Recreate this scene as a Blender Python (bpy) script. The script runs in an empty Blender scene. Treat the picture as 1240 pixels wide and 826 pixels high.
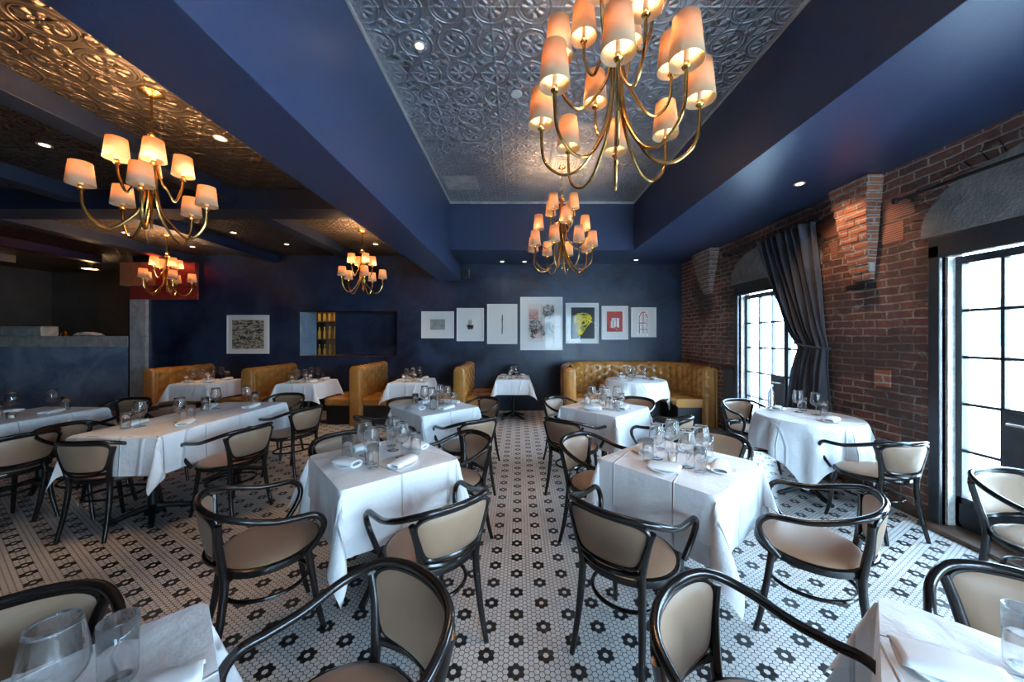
import bpy, math, random
from math import sin, cos, pi, radians as R, hypot, exp
from mathutils import Vector, Matrix
random.seed(7)
C = bpy.context.scene.collection
# ------------------------------------------------------------------ camera, world, exposure
cam_d = bpy.data.cameras.new('camera'); cam = bpy.data.objects.new('camera', cam_d); C.objects.link(cam)
cam.location = (0, 0, 1.5); cam.rotation_euler = (R(90), 0, 0)
cam_d.sensor_width = 36; cam_d.lens = 423 / 1240 * 36
cam_d.shift_x = -8 / 1240; cam_d.shift_y = -5 / 1240; cam_d.clip_start = .05; cam_d.clip_end = 200
bpy.context.scene.camera = cam
vs = bpy.context.scene.view_settings
vs.view_transform = 'Standard'; vs.look = 'None'; vs.gamma = 1; vs.use_curve_mapping = False; vs.exposure = 0.0
W = bpy.data.worlds.new('sky'); bpy.context.scene.world = W; W.use_nodes = True
bg = W.node_tree.nodes['Background']; bg.inputs[0].default_value = (.50, .75, 1, 1); bg.inputs[1].default_value = 42
W.cycles.sampling_method = 'MANUAL'; W.cycles.sample_map_resolution = 256
RW = 3.31
DOORS_R = [(3.92, 5.25), (1.50, 2.73), (-2.7, .7)]       # openings in the right wall (y range); last unseen, widened for daylight
WIN_F = [(1.3, 3.1)]               # windows of the street front behind the camera (x range)
def portal(loc, rot, sx, sz):
    l = bpy.data.lights.new('daylight_portal', 'AREA'); l.shape = 'RECTANGLE'; l.size = sx; l.size_y = sz
    l.cycles.is_portal = True
    o = bpy.data.objects.new('daylight_portal', l); o.location = loc; o.rotation_euler = rot; C.objects.link(o)
for a, b in DOORS_R: portal((RW + .24, (a + b) / 2, 1.15), (0, R(90), 0), 2.3, b - a)
for a, b in WIN_F: portal(((a + b) / 2, -3.3, 1.45), (R(90), 0, 0), b - a, 2.3)
def lamp(loc, energy, col, parent=None, kind='POINT', size=.02, angle=80, name='lamp_light'):
    l = bpy.data.lights.new(name, kind); l.energy = energy; l.color = col; l.shadow_soft_size = size
    if kind == 'SPOT': l.spot_size = R(angle); l.spot_blend = .6
    o = bpy.data.objects.new(name, l); o.location = loc; C.objects.link(o); o.parent = parent
    return o
WARM = (1, .60, .30)

# ------------------------------------------------------------------ mesh helpers
class MB:
    def __init__(s): s.v = []; s.f = []
    def add(s, v, f):
        n = len(s.v); s.v += [tuple(p) for p in v]; s.f += [tuple(i + n for i in q) for q in f]; return s
    def box(s, x0, x1, y0, y1, z0, z1):
        return s.add([(x0,y0,z0),(x1,y0,z0),(x1,y1,z0),(x0,y1,z0),(x0,y0,z1),(x1,y0,z1),(x1,y1,z1),(x0,y1,z1)],
                     [(0,3,2,1),(4,5,6,7),(0,1,5,4),(1,2,6,5),(2,3,7,6),(3,0,4,7)])
    def grid(s, nu, nv, fn, flip=False):
        v = [fn(i / nu, j / nv) for j in range(nv + 1) for i in range(nu + 1)]; f = []
        for j in range(nv):
            for i in range(nu):
                a = j * (nu + 1) + i; q = (a, a + 1, a + nu + 2, a + nu + 1); f.append(q[::-1] if flip else q)
        return s.add(v, f)
    def tube(s, pts, r, n=8, closed=False, caps=True):
        P = [Vector(p) for p in pts]; m = len(P)
        rr = r if isinstance(r, (list, tuple)) else [r] * m
        T = []
        for i in range(m):
            a = P[(i - 1) % m] if closed or i > 0 else P[i]; b = P[(i + 1) % m] if closed or i < m - 1 else P[i]
            T.append((b - a).normalized())
        up = Vector((0, 0, 1)) if abs(T[0].z) < .9 else Vector((1, 0, 0))
        N = (up - T[0] * up.dot(T[0])).normalized(); v = []
        for i in range(m):
            N = (N - T[i] * N.dot(T[i])).normalized(); B = T[i].cross(N)
            for k in range(n):
                a = 2 * pi * k / n; v.append(P[i] + (N * cos(a) + B * sin(a)) * rr[i])
        f = []
        for i in range(m if closed else m - 1):
            j = (i + 1) % m
            for k in range(n):
                l = (k + 1) % n; f.append((i * n + k, i * n + l, j * n + l, j * n + k))
        if caps and not closed: f.append(tuple(range(n))[::-1]); f.append(tuple((m - 1) * n + k for k in range(n)))
        return s.add(v, f)
    def lathe(s, prof, n=20, c=(0, 0, 0)):
        v = [(c[0] + r * cos(2*pi*k/n), c[1] + r * sin(2*pi*k/n), c[2] + z) for r, z in prof for k in range(n)]
        f = [(i*n+k, i*n+(k+1) % n, (i+1)*n+(k+1) % n, (i+1)*n+k) for i in range(len(prof)-1) for k in range(n)]
        if prof[0][0] < .004: pass
        return s.add(v, f)
    def xf(s, M):
        s.v = [tuple(M @ Vector(p)) for p in s.v]; return s
    def build(s, name, m, parent=None, loc=(0,0,0), rz=0, smooth=True, bevel=0, solid=0):
        me = bpy.data.meshes.new(name); me.from_pydata(s.v, [], s.f)
        me.materials.append(m)
        o = bpy.data.objects.new(name, me); C.objects.link(o); o.location = loc; o.rotation_euler = (0, 0, rz)
        if smooth:
            me.shade_smooth()
            try: me.set_sharp_from_angle(angle=R(40))
            except Exception: pass
        if solid:
            k = o.modifiers.new('s', 'SOLIDIFY'); k.thickness = solid; k.offset = 0
        if bevel:
            b = o.modifiers.new('b', 'BEVEL'); b.width = bevel; b.segments = 2; b.limit_method = 'ANGLE'
        o.parent = parent
        return o
def spline(pts, n=6, closed=False):
    P = [Vector(p) for p in pts]; m = len(P); out = []
    for i in range(m if closed else m - 1):
        p1, p2 = P[i], P[(i + 1) % m]
        p0 = P[(i - 1) % m] if closed or i > 0 else p1 * 2 - p2
        p3 = P[(i + 2) % m] if closed or i < m - 2 else p2 * 2 - p1
        for k in range(n):
            t = k / n
            out.append(.5 * ((2*p1) + (p2-p0)*t + (2*p0-5*p1+4*p2-p3)*t*t + (3*p1-p0-3*p2+p3)*t**3))
    if not closed: out.append(P[-1])
    return out
def bx(*a): return MB().box(*a)
def tag(o, label=None, cat=None, group=None, kind=None):
    if label: o['label'] = label
    if cat: o['category'] = cat
    if group: o['group'] = group
    if kind: o['kind'] = kind
    return o
def thing(name, label, cat, loc=(0,0,0), rz=0, group=None):
    o = bpy.data.objects.new(name, None); C.objects.link(o); o.empty_display_size = .1
    o.location = loc; o.rotation_euler = (0, 0, rz); return tag(o, label, cat, group)
def struct(name, mb, m, **k):
    k.setdefault('smooth', False); return tag(mb.build(name, m, **k), kind='structure')
def dup(root, loc, rz=0, label=None, group=None):
    def cp(o, par):
        c = o.copy(); C.objects.link(c); c.parent = par
        for ch in o.children: cp(ch, c)
        return c
    r = cp(root, None); r.location = loc; r.rotation_euler = (0, 0, rz)
    if label: r['label'] = label
    if group: r['group'] = group
    return r
class Proto:
    'first use moves the prototype itself, later uses copy it'
    def __init__(s, make): s.make = make; s.root = None
    def put(s, loc, rz, label, group):
        if s.root is None:
            s.root = s.make(); s.root.location = loc; s.root.rotation_euler = (0, 0, rz); r = s.root
            r['label'] = label
            if group: r['group'] = group
            return r
        return dup(s.root, loc, rz, label, group)

# ------------------------------------------------------------------ materials
class E:
    'tiny expression wrapper over math nodes'
    def __init__(s, nt, sock): s.nt = nt; s.s = sock
    def op(s, o, b=None, c=None):
        n = s.nt.nodes.new('ShaderNodeMath'); n.operation = o; s.nt.links.new(s.s, n.inputs[0])
        for i, q in ((1, b), (2, c)):
            if q is None: continue
            if isinstance(q, E): s.nt.links.new(q.s, n.inputs[i])
            else: n.inputs[i].default_value = q
        return E(s.nt, n.outputs[0])
    def __add__(s, b): return s.op('ADD', b)
    def __sub__(s, b): return s.op('SUBTRACT', b)
    def __mul__(s, b): return s.op('MULTIPLY', b)
    def __truediv__(s, b): return s.op('DIVIDE', b)
    def abs(s): return s.op('ABSOLUTE')
    def wrap(s, h): return s.op('WRAP', h, -h)
    def lt(s, b): return s.op('LESS_THAN', b)
    def gt(s, b): return s.op('GREATER_THAN', b)
    def min(s, b): return s.op('MINIMUM', b)
    def max(s, b): return s.op('MAXIMUM', b)
    def ss(s, a, b, t0=0., t1=1.):
        n = s.nt.nodes.new('ShaderNodeMapRange'); n.interpolation_type = 'SMOOTHSTEP'; s.nt.links.new(s.s, n.inputs[0])
        n.inputs[1].default_value = a; n.inputs[2].default_value = b; n.inputs[3].default_value = t0; n.inputs[4].default_value = t1
        return E(s.nt, n.outputs[0])
def sq(e): return e * e
def ln(a, b): return (sq(a) + sq(b)).op('SQRT')
def mat(name, col, rough=.5, metal=0., **k):
    m = bpy.data.materials.new(name); m.use_nodes = True
    p = m.node_tree.nodes['Principled BSDF']; p.inputs['Base Color'].default_value = (*col, 1)
    p.inputs['Roughness'].default_value = rough; p.inputs['Metallic'].default_value = metal
    for a, b in k.items(): p.inputs[a.replace('_', ' ')].default_value = b
    return m
def nt_of(m): nt = m.node_tree; return nt, nt.nodes['Principled BSDF']
def coords(nt):
    t = nt.nodes.new('ShaderNodeTexCoord'); s = nt.nodes.new('ShaderNodeSeparateXYZ'); nt.links.new(t.outputs['Object'], s.inputs[0])
    return t.outputs['Object'], E(nt, s.outputs[0]), E(nt, s.outputs[1]), E(nt, s.outputs[2])
def noise(nt, vec, scale, detail=4, rough=.55, dist=0.):
    n = nt.nodes.new('ShaderNodeTexNoise'); n.inputs['Scale'].default_value = scale; n.inputs['Detail'].default_value = detail
    n.inputs['Roughness'].default_value = rough; n.inputs['Distortion'].default_value = dist
    if vec is not None: nt.links.new(vec, n.inputs['Vector'])
    return E(nt, n.outputs[0])
def mix(nt, f, a, b):
    n = nt.nodes.new('ShaderNodeMix'); n.data_type = 'RGBA'
    for sock, v in ((n.inputs[0], f), (n.inputs[6], a), (n.inputs[7], b)):
        if isinstance(v, E): nt.links.new(v.s, sock)
        elif isinstance(v, (int, float)): sock.default_value = v
        elif isinstance(v, tuple): sock.default_value = (*v, 1)
        else: nt.links.new(v, sock)
    return n.outputs[2]
def bump(nt, p, h, dist=.005, strength=1.):
    b = nt.nodes.new('ShaderNodeBump'); b.inputs['Distance'].default_value = dist; b.inputs['Strength'].default_value = strength
    nt.links.new(h.s if isinstance(h, E) else h, b.inputs['Height']); nt.links.new(b.outputs[0], p.inputs['Normal'])
def mottled(name, c1, c2, rough, scale=1.6, bd=.002, r2=None):
    m = mat(name, c1, rough); nt, p = nt_of(m); v, x, y, z = coords(nt)
    n = noise(nt, v, scale, 7, .65, .6).ss(.3, .72); n2 = noise(nt, v, scale * 9, 4, .6)
    nt.links.new(mix(nt, n, c1, c2), p.inputs['Base Color'])
    if r2: nt.links.new((n * (r2 - rough) + rough).s, p.inputs['Roughness'])
    bump(nt, p, n2, bd); return m
M = {}
M['navy'] = mottled('navy_plaster', (.003, .006, .018), (.017, .032, .072), .34, 1.9, .003, .5)
M['navy_bar'] = mottled('navy_plaster_painted_sheen', (.13, .18, .28), (.38, .46, .58), .28, 1.3, .003, .42)  # counter plaster; its reflected light is put into the paler colours
M['blue_paint'] = mottled('navy_paint', (.026, .039, .088), (.030, .044, .096), .33, 20, .0008)
M['beam_paint'] = mottled('beam_paint', (.006, .011, .028), (.008, .014, .033), .45, 20, .0008)
M['black'] = mat('black_base', (.008, .008, .009), .5)
M['iron'] = mat('black_iron', (.012, .012, .013), .45, .3)
M['doorpaint'] = mottled('door_paint', (.018, .020, .024), (.030, .032, .036), .38, 8)
M['jamb'] = mottled('weathered_jamb', (.30, .29, .27), (.55, .53, .48), .6, 18)
M['steel'] = mottled('brushed_steel', (.48, .46, .42), (.80, .77, .70), .28, 5); M['steel'].node_tree.nodes['Principled BSDF'].inputs['Metallic'].default_value = .35
M['brass'] = mottled('aged_brass', (.42, .24, .07), (.62, .38, .13), .24, 14, .0004); M['brass'].node_tree.nodes['Principled BSDF'].inputs['Metallic'].default_value = 1
M['bentwood'] = mottled('black_stained_bentwood', (.007, .006, .006), (.014, .010, .009), .17, 12, .0003)
M['leather'] = mottled('caramel_leather', (.34, .145, .030), (.48, .215, .052), .17, 3, .001, .28)
M['white'] = mat('white_frame', (.78, .77, .74), .4)
M['matboard'] = mat('mat_board', (.80, .79, .75), .6)
M['porcelain'] = mat('porcelain', (.85, .85, .84), .18)
M['darkwood'] = mottled('dark_threshold_wood', (.055, .030, .018), (.12, .07, .045), .45, 9)
M['wood'] = mottled('orange_wood', (.32, .13, .05), (.48, .22, .10), .4, 4)
M['redpanel'] = mottled('red_panel', (.16, .02, .015), (.26, .035, .02), .35, 4)
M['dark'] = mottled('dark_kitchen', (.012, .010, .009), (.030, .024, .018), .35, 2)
M['concrete'] = mottled('cement_patch', (.13, .12, .11), (.24, .225, .21), .85, 5, .01)
M['mortar'] = mottled('old_mortar', (.30, .26, .22), (.50, .45, .40), .9, 9, .004)
M['pave'] = mottled('pavement', (.72, .71, .69), (.78, .77, .75), .8, 3)
M['facade'] = mottled('pale_facade', (.80, .79, .77), (.86, .85, .83), .8, 1)
M['ink'] = mat('ink', (.02, .018, .018), .7); M['yellow'] = mat('yellow_ink', (.75, .60, .03), .6)
M['red_ink'] = mat('red_ink', (.45, .05, .03), .6); M['cream'] = mat('cream_paper', (.74, .70, .62), .7)
M['grey_ink'] = mat('grey_wash', (.36, .36, .33), .7); M['pink'] = mat('pink_wash', (.72, .52, .45), .7)
def fabric(name, c1, c2, rough, wsc=900, bd=.0006, sheen=.2):
    m = mat(name, c1, rough); nt, p = nt_of(m); v, x, y, z = coords(nt)
    n = noise(nt, v, 3, 4); w = noise(nt, v, wsc, 2)
    nt.links.new(mix(nt, n.ss(.35, .65), c1, c2), p.inputs['Base Color']); p.inputs['Sheen Weight'].default_value = sheen
    bump(nt, p, w, bd); return m
M['pad'] = fabric('taupe_upholstery', (.27, .165, .100), (.31, .195, .122), .36, 700, .0005, .1)
M['curtain'] = fabric('charcoal_curtain', (.030, .032, .040), (.042, .044, .054), .9, 500)
def linen():
    m = fabric('white_linen', (.78, .79, .80), (.82, .82, .83), .75, 600, .0003, .15); nt, p = nt_of(m)
    v, x, y, z = coords(nt)
    # ironed-in crease lines of the folded cloth
    cr = (x + y * .25 + .11).wrap(.17).abs().ss(0, .007, 1, 0).max((y - x * .25 + .05).wrap(.18).abs().ss(0, .007, 1, 0))
    w = noise(nt, v, 5, 5, .6); wd = noise(nt, v, 600, 2)
    bump(nt, p, cr * 1.1 + w * 2.6 + wd * .05, .007, 1); return m
M['linen'] = linen(); M['napkin'] = fabric('white_napkin', (.80, .80, .80), (.84, .84, .84), .8, 600, .0003)
def glass(name, tint=(.93, .96, .97), f0=.06):
    m = bpy.data.materials.new(name); m.use_nodes = True; nt = m.node_tree; nt.nodes.clear()
    o = nt.nodes.new('ShaderNodeOutputMaterial'); a = nt.nodes.new('ShaderNodeBsdfTransparent'); g = nt.nodes.new('ShaderNodeBsdfGlossy')
    a.inputs[0].default_value = (*tint, 1); g.inputs['Roughness'].default_value = .02; g.inputs[0].default_value = (1, 1, 1, 1)
    l = nt.nodes.new('ShaderNodeLayerWeight'); l.inputs[0].default_value = .28
    k = E(nt, l.outputs['Facing']).op('POWER', 2.6) * .9 + f0
    s = nt.nodes.new('ShaderNodeMixShader'); nt.links.new(k.s, s.inputs[0]); nt.links.new(a.outputs[0], s.inputs[1]); nt.links.new(g.outputs[0], s.inputs[2])
    nt.links.new(s.outputs[0], o.inputs[0]); return m

def real_glass(name):
    m = mat(name, (1, 1, 1), .0); p = m.node_tree.nodes['Principled BSDF']
    p.inputs['Transmission Weight'].default_value = 1; p.inputs['IOR'].default_value = 1.40
    nt = m.node_tree; t = nt.nodes.new('ShaderNodeBsdfTransparent'); x = nt.nodes.new('ShaderNodeMixShader'); x.inputs[0].default_value = .85
    nt.links.new(t.outputs[0], x.inputs[1]); nt.links.new(p.outputs[0], x.inputs[2]); nt.links.new(x.outputs[0], nt.nodes['Material Output'].inputs[0]); return m
M['glass'] = real_glass('clear_glass'); M['pane'] = glass('window_pane', (.97, .98, .98), .02); M['picglass'] = glass('picture_glass', (.98, .98, .98), .006)
def shade_mat():
    m = bpy.data.materials.new('linen_shade'); m.use_nodes = True; nt = m.node_tree; nt.nodes.clear()
    o = nt.nodes.new('ShaderNodeOutputMaterial'); d = nt.nodes.new('ShaderNodeBsdfDiffuse'); t = nt.nodes.new('ShaderNodeBsdfTranslucent')
    d.inputs[0].default_value = (.80, .62, .40, 1); t.inputs[0].default_value = (.78, .50, .25, 1)
    s = nt.nodes.new('ShaderNodeMixShader'); s.inputs[0].default_value = .5
    nt.links.new(d.outputs[0], s.inputs[1]); nt.links.new(t.outputs[0], s.inputs[2]); nt.links.new(s.outputs[0], o.inputs[0]); return m
M['shade'] = shade_mat()
def emit(name, col, st):
    m = mat(name, col, .5); p = m.node_tree.nodes['Principled BSDF']; p.inputs['Emission Color'].default_value = (*col, 1)
    p.inputs['Emission Strength'].default_value = st; return m
M['bulb'] = emit('lit_downlight', (1, .72, .42), 14); M['candle'] = mat('candle_sleeve', (.85, .74, .55), .5)
# hexagon mosaic floor
def floor_mat():
    m = mat('hexagon_mosaic', (.8, .8, .8), .22); nt, p = nt_of(m); v, x, y, z = coords(nt)
    d = .02705; cx = d * .8660254
    X = x + .012; Y = y - 1.564
    ax, ay = X.wrap(cx), Y.wrap(d / 2); bx_, by = (X - cx).wrap(cx), (Y - d / 2).wrap(d / 2)
    t = ln(ax, ay).lt(ln(bx_, by)); u = E(nt, t.s); inv = (t * -1.) + 1.
    hx = ax * t + bx_ * inv; hy = ay * t + by * inv
    edge = hy.abs().max(hx.abs() * .8660254 + hy.abs() * .5)
    tile = edge.ss(d * .5 - .0022, d * .5 - .0009, 1, 0)
    qx, qy = X - hx, Y - hy
    f1 = ln((qx + .0001).wrap(6 * cx), (qy + .0001).wrap(3 * d)); f2 = ln((qx - 6 * cx + .0001).wrap(6 * cx), (qy - 3 * d + .0001).wrap(3 * d))
    fl = (f1.min(f2) - d).abs().lt(d * .4)
    comb = nt.nodes.new('ShaderNodeCombineXYZ'); nt.links.new(qx.s, comb.inputs[0]); nt.links.new(qy.s, comb.inputs[1])
    wn = nt.nodes.new('ShaderNodeTexWhiteNoise'); nt.links.new(comb.outputs[0], wn.inputs[0]); w = E(nt, wn.outputs[0])
    dirt = noise(nt, v, 1.3, 6, .6).ss(.35, .7)
    wt = mix(nt, w, (.66, .64, .61), (.76, .74, .72)); wt = mix(nt, dirt * .25, wt, (.50, .46, .44))
    c = mix(nt, fl, wt, (.014, .014, .017)); c = mix(nt, tile, (.045, .040, .038), c)
    nt.links.new(c, p.inputs['Base Color'])
    nt.links.new((tile * -.45 + .72 + dirt * .06 + w * .05).s, p.inputs['Roughness'])
    bump(nt, p, tile, .0012); return m
M['floor'] = floor_mat()
# pressed tin ceiling
def tin(name, c1, c2, px, py, rough):
    m = mat(name, c1, rough, 1.); nt, p = nt_of(m); v, x, y, z = coords(nt)
    h = .1525; X = x - px; Y = y - py
    a, b = X.wrap(h), Y.wrap(h); r = ln(a, b)
    ring = (r - .128).abs().ss(.004, .013, 1, 0) + (r - .100).abs().ss(.001, .006, .35, 0)
    th = b.op('ARCTAN2', a)
    pet = ((th * 8.).op('COSINE') * .5 + .5).op('POWER', .8) * (r - .066).abs().ss(.012, .030, 1.2, 0) + ((th * 4. + pi).op('COSINE') * .5 + .5) * (r - .034).abs().ss(.006, .018, 1, 0) + (r - .010).abs().ss(.003, .008, .6, 0)
    a2, b2 = (X - h).wrap(h), (Y - h).wrap(h); r2 = ln(a2, b2); th2 = b2.op('ARCTAN2', a2)
    pet2 = ((th2 * 4. + pi).op('COSINE') * .5 + .5) * ((r2 - .058).abs().ss(.010, .028, 1.3, 0) + (r2 - .030).abs().ss(.005, .012, .8, 0)) + ((th2 * 8.).op('COSINE') * .5 + .5) * (r2 - .074).abs().ss(.004, .012, .9, 0) + (r2 - .012).abs().ss(.003, .008, .8, 0)
    seam = a.abs().min(b.abs()).ss(.0015, .005, 1, 0)
    big = (x - px).wrap(2 * h).abs().min((y - py).wrap(2 * h).abs()).ss(.008, .014, 1, 0)
    hh = ring + pet + pet2 + seam * .5 + big * 1.2
    n = noise(nt, v, 60, 3)
    nt.links.new(mix(nt, noise(nt, v, 2, 5).ss(.3, .7), c1, c2), p.inputs['Base Color']); p.inputs['Metallic'].default_value = .85
    bump(nt, p, hh + n * .15, .010); return m
M['tin'] = tin('pressed_tin', (.40, .42, .46), (.50, .52, .56), .41, 2.44, .42)
M['tin_dark'] = tin('pressed_tin_warm_lit', (.085, .064, .050), (.13, .10, .078), -2.2, 2.44, .33)  # same tin as the centre; warm dim light is put into its brown
# old brick
def brick_mat(name, k1, k2, wash, dark):
    m = mat(name, k1, .85); nt, p = nt_of(m); v, x, y, z = coords(nt)
    wob = noise(nt, v, 9, 4); yy = y + x + (wob - .5) * .06; zz = z + (noise(nt, v, 4, 5) - .5) * .05
    cb = nt.nodes.new('ShaderNodeCombineXYZ'); nt.links.new(yy.s, cb.inputs[0]); nt.links.new(zz.s, cb.inputs[1])
    b = nt.nodes.new('ShaderNodeTexBrick'); nt.links.new(cb.outputs[0], b.inputs[0]); b.inputs['Scale'].default_value = 1
    b.inputs['Brick Width'].default_value = .215; b.inputs['Row Height'].default_value = .072; b.inputs['Mortar Size'].default_value = .0085
    b.inputs['Mortar Smooth'].default_value = .3; b.inputs['Bias'].default_value = 0; b.offset = .5
    b.inputs['Color1'].default_value = (*k1, 1); b.inputs['Color2'].default_value = (*k2, 1); b.inputs['Mortar'].default_value = (.40, .35, .30, 1)
    n1 = noise(nt, v, 1.1, 6, .6, .8); n2 = noise(nt, v, 14, 5, .7); n3 = noise(nt, v, 2.6, 6, .7, 1.)
    c = mix(nt, n2.ss(.45, .70) * .7, b.outputs[0], (.17, .085, .062)); c = mix(nt, noise(nt, v, 26, 5, .7).ss(.56, .66) * .45, c, (.40, .34, .29))
    c = mix(nt, n1.ss(.38, .60) * dark, c, (.050, .034, .030))
    c = mix(nt, n3.ss(.58, .72) * wash, c, (.36, .32, .28))
    nt.links.new(c, p.inputs['Base Color'])
    bump(nt, p, E(nt, b.outputs[1]) * -1. + n2 * .5 + n3 * .3, .012); return m
M['brick'] = brick_mat('old_brick', (.25, .080, .045), (.11, .040, .028), .62, .80)
M['brick_red'] = brick_mat('brick_lit_orange', (.42, .13, .060), (.30, .090, .045), .20, .10)  # corbel brick; the downlight's orange cast is put into its colour
M['brick_wash'] = brick_mat('whitewashed_brick', (.26, .15, .12), (.22, .12, .10), 1., .1)

# ------------------------------------------------------------------ room shell
BY = 7.1
struct('floor', bx(-12, RW + .16, -3.4, 9.4, -.12, 0), M['floor'])
def wall_y(y0, y1, x0, x1, z1, ops):      # wall along X with openings (xa, xb, za, zb)
    b = MB(); xs = x0
    for xa, xb, za, zb in sorted(ops):
        if xa > xs: b.box(xs, xa, y0, y1, 0, z1)
        if za > 0: b.box(xa, xb, y0, y1, 0, za)
        if zb < z1: b.box(xa, xb, y0, y1, zb, z1)
        xs = xb
    b.box(xs, x1, y0, y1, 0, z1); return b
TOPZ = 4.0
struct('wall_back', wall_y(BY, 7.65, -7.84, RW + .4, TOPZ, [(-4.43, -2.47, 1.11, 2.02)]), M['navy'])
struct('wall_front', wall_y(-3.3, -3.0, -12, RW + .4, TOPZ, [(a, b, .3, 2.6) for a, b in WIN_F]), M['navy'])
b = MB(); ys = -3.0
for a, c in sorted(DOORS_R): b.box(RW, RW + .16, ys, a, 0, TOPZ); b.box(RW, RW + .16, a, c, 2.2, TOPZ); ys = c
b.box(RW, RW + .16, ys, BY, 0, TOPZ); struct('wall_right', b, M['brick'])
struct('wall_left', bx(-12.3, -12, -3.3, 9.4, 0, TOPZ), M['navy'])
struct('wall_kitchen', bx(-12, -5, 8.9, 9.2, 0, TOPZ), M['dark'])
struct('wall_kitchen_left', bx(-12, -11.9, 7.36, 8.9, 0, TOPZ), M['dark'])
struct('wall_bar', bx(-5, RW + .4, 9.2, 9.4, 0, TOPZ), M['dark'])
# left bay ceiling with beams, big beam, centre tin ceiling, soffits
struct('ceiling', bx(-1.2, 2.05, -3.1, 6.05, 3.80, 3.95), M['tin'])
struct('ceiling_left', bx(-12, -1.6, -3.1, BY, 3.15, 3.25), M['tin_dark'])
struct('ceiling_kitchen', bx(-12, -7.84, BY, 9.3, 3.15, 3.25), M['tin_dark'])
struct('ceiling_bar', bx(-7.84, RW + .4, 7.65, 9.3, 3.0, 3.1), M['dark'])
struct('roof', bx(-12.3, RW + .4, -3.3, 9.4, TOPZ, TOPZ + .1), M['black'])
struct('trim_1', bx(-1.62, -1.17, -3.0, BY, 2.64, 3.99), M['blue_paint'], bevel=.004)
struct('trim_2', bx(1.97, RW, -3.0, BY, 2.98, 3.99), M['blue_paint'], bevel=.004)
struct('trim_3', bx(-1.17, 1.97, 5.96, BY, 2.98, 3.99), M['blue_paint'], bevel=.004)
for i, x in enumerate((-3.14, -4.86, -6.6, -8.45, -10.2)):
    struct('trim_%d' % (4 + i), bx(x - .2, x, -3.0, BY - .01, 3.0, 3.16), M['beam_paint'], bevel=.004)
struct('trim_9', bx(-12, -1.62, 3.9, 4.25, 2.93, 3.16), M['beam_paint'], bevel=.004)
struct('trim_10', MB().box(-1.17, -1.155, -3, 5.96, 3.77, 3.80).box(1.955, 1.97, -3, 5.96, 3.77, 3.80).box(-1.155, 1.955, 5.945, 5.96, 3.77, 3.80), M['steel'])
struct('baseboard_right', MB().box(RW - .02, RW, 2.80, 3.55, 0, .09).box(RW - .02, RW, 5.32, 5.6, 0, .09), M['darkwood'], bevel=.004)
struct('trim_11', bx(RW - .12, RW + .16, 1.45, 2.80, 0, .035), M['darkwood'], bevel=.006)
struct('trim_12', bx(RW - .12, RW + .16, 3.56, 5.32, 0, .035), M['darkwood'], bevel=.006)
# outside: pavement and a pale building across the street
struct('ground', MB().box(RW + .16, 40, -30, 40, -.3, -.02).box(-40, RW + .16, -40, -3.4, -.3, -.02), M['pave'])
t = thing('street_building', 'pale building across the street seen through the glass doors', 'building', (16, 6, -.02))
w = bx(0, 4, -14, 14, 0, 4.2).build('facade_wall', M['facade'], t, smooth=False)
for k in range(7):
    o = bx(-.04, .02, -12 + k * 4, -10.4 + k * 4, 1.2, 2.8).build('window', M['doorpaint'], t, smooth=False)

# glazed steel doors in the right wall
def glazed_door(n, y0, y1, pitch, cols, rail_z, lockcols, mull):
    d = tag(thing('door_%d' % n, None, None), kind='structure')
    xi = RW + .09                      # glass plane
    tr = MB(); tw = .075
    tr.box(RW - .025, RW + .03, y1, y1 + tw, 0, 2.22).box(RW - .025, RW + .03, y0 - tw, y0, 0, 2.22).box(RW - .025, RW + .03, y0 - tw, y1 + tw, 2.12, 2.29)
    tr.build('casing', M['doorpaint'], d, smooth=False, bevel=.006)
    MB().box(RW + .03, RW + .12, y1 - .012, y1 + .001, 0.03, 2.12).box(RW + .03, RW + .12, y0 - .001, y0 + .012, .03, 2.12).build('reveal', M['jamb'], d, smooth=False)
    fr = MB(); top = 2.12; zt = 2.06; zb = .27; st = .05
    fr.box(xi, xi + .06, y0, y1, zt, top).box(xi, xi + .06, y1 - st, y1, 0.03, zt).box(xi, xi + .06, y0, y0 + st, .03, zt)
    fr.box(xi, xi + .06, y0, y1, .035, zb); fr.box(xi - .01, xi, y0 + .04, y1 - .04, .07, zb - .05)
    yy = y1 - st; k = 0; ys = []
    while yy - pitch > y0 + .02:
        yy -= pitch; k += 1; ys.append((yy, k))
    for yv, k in ys:
        hw = .035 if k % mull == 0 else .011
        fr.box(xi + .005, xi + .05, yv - hw, yv + hw, zb, zt)
    for r in range(1, 5):
        z = zb + (zt - zb) * r / 5; fr.box(xi + .005, xi + .05, y0 + st, y1 - st, z - .011, z + .011)
    fr.build('door_leaf', M['doorpaint'], d, smooth=False, bevel=.002)
    bx(xi + .024, xi + .028, y0 + st, y1 - st, zb, zt).build('glass_pane', M['pane'], d, smooth=False)
    lk = MB()
    for c in lockcols:
        ya, yb = y1 - st - (c + 1) * pitch, y1 - st - c * pitch; lk.box(xi - .012, xi + .055, ya, yb, zb, .98)
    o = lk.build('lock_panel', M['doorpaint'], d, smooth=False)
    ya = y1 - st - (lockcols[0] + 1) * pitch + .06
    MB().tube(spline([(xi - .012, ya, .9), (xi - .05, ya, .9), (xi - .055, ya + .02, .9), (xi - .055, ya + .1, .9)], 4), .009).build('handle', M['steel'], o)
glazed_door(1, 3.92, 5.25, .25, 3, 0, [2], 3)
glazed_door(2, 1.50, 2.73, .222, 3, 0, [1, 2], 3)
glazed_door(3, -2.7, .7, .25, 3, 0, [6], 7)
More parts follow.
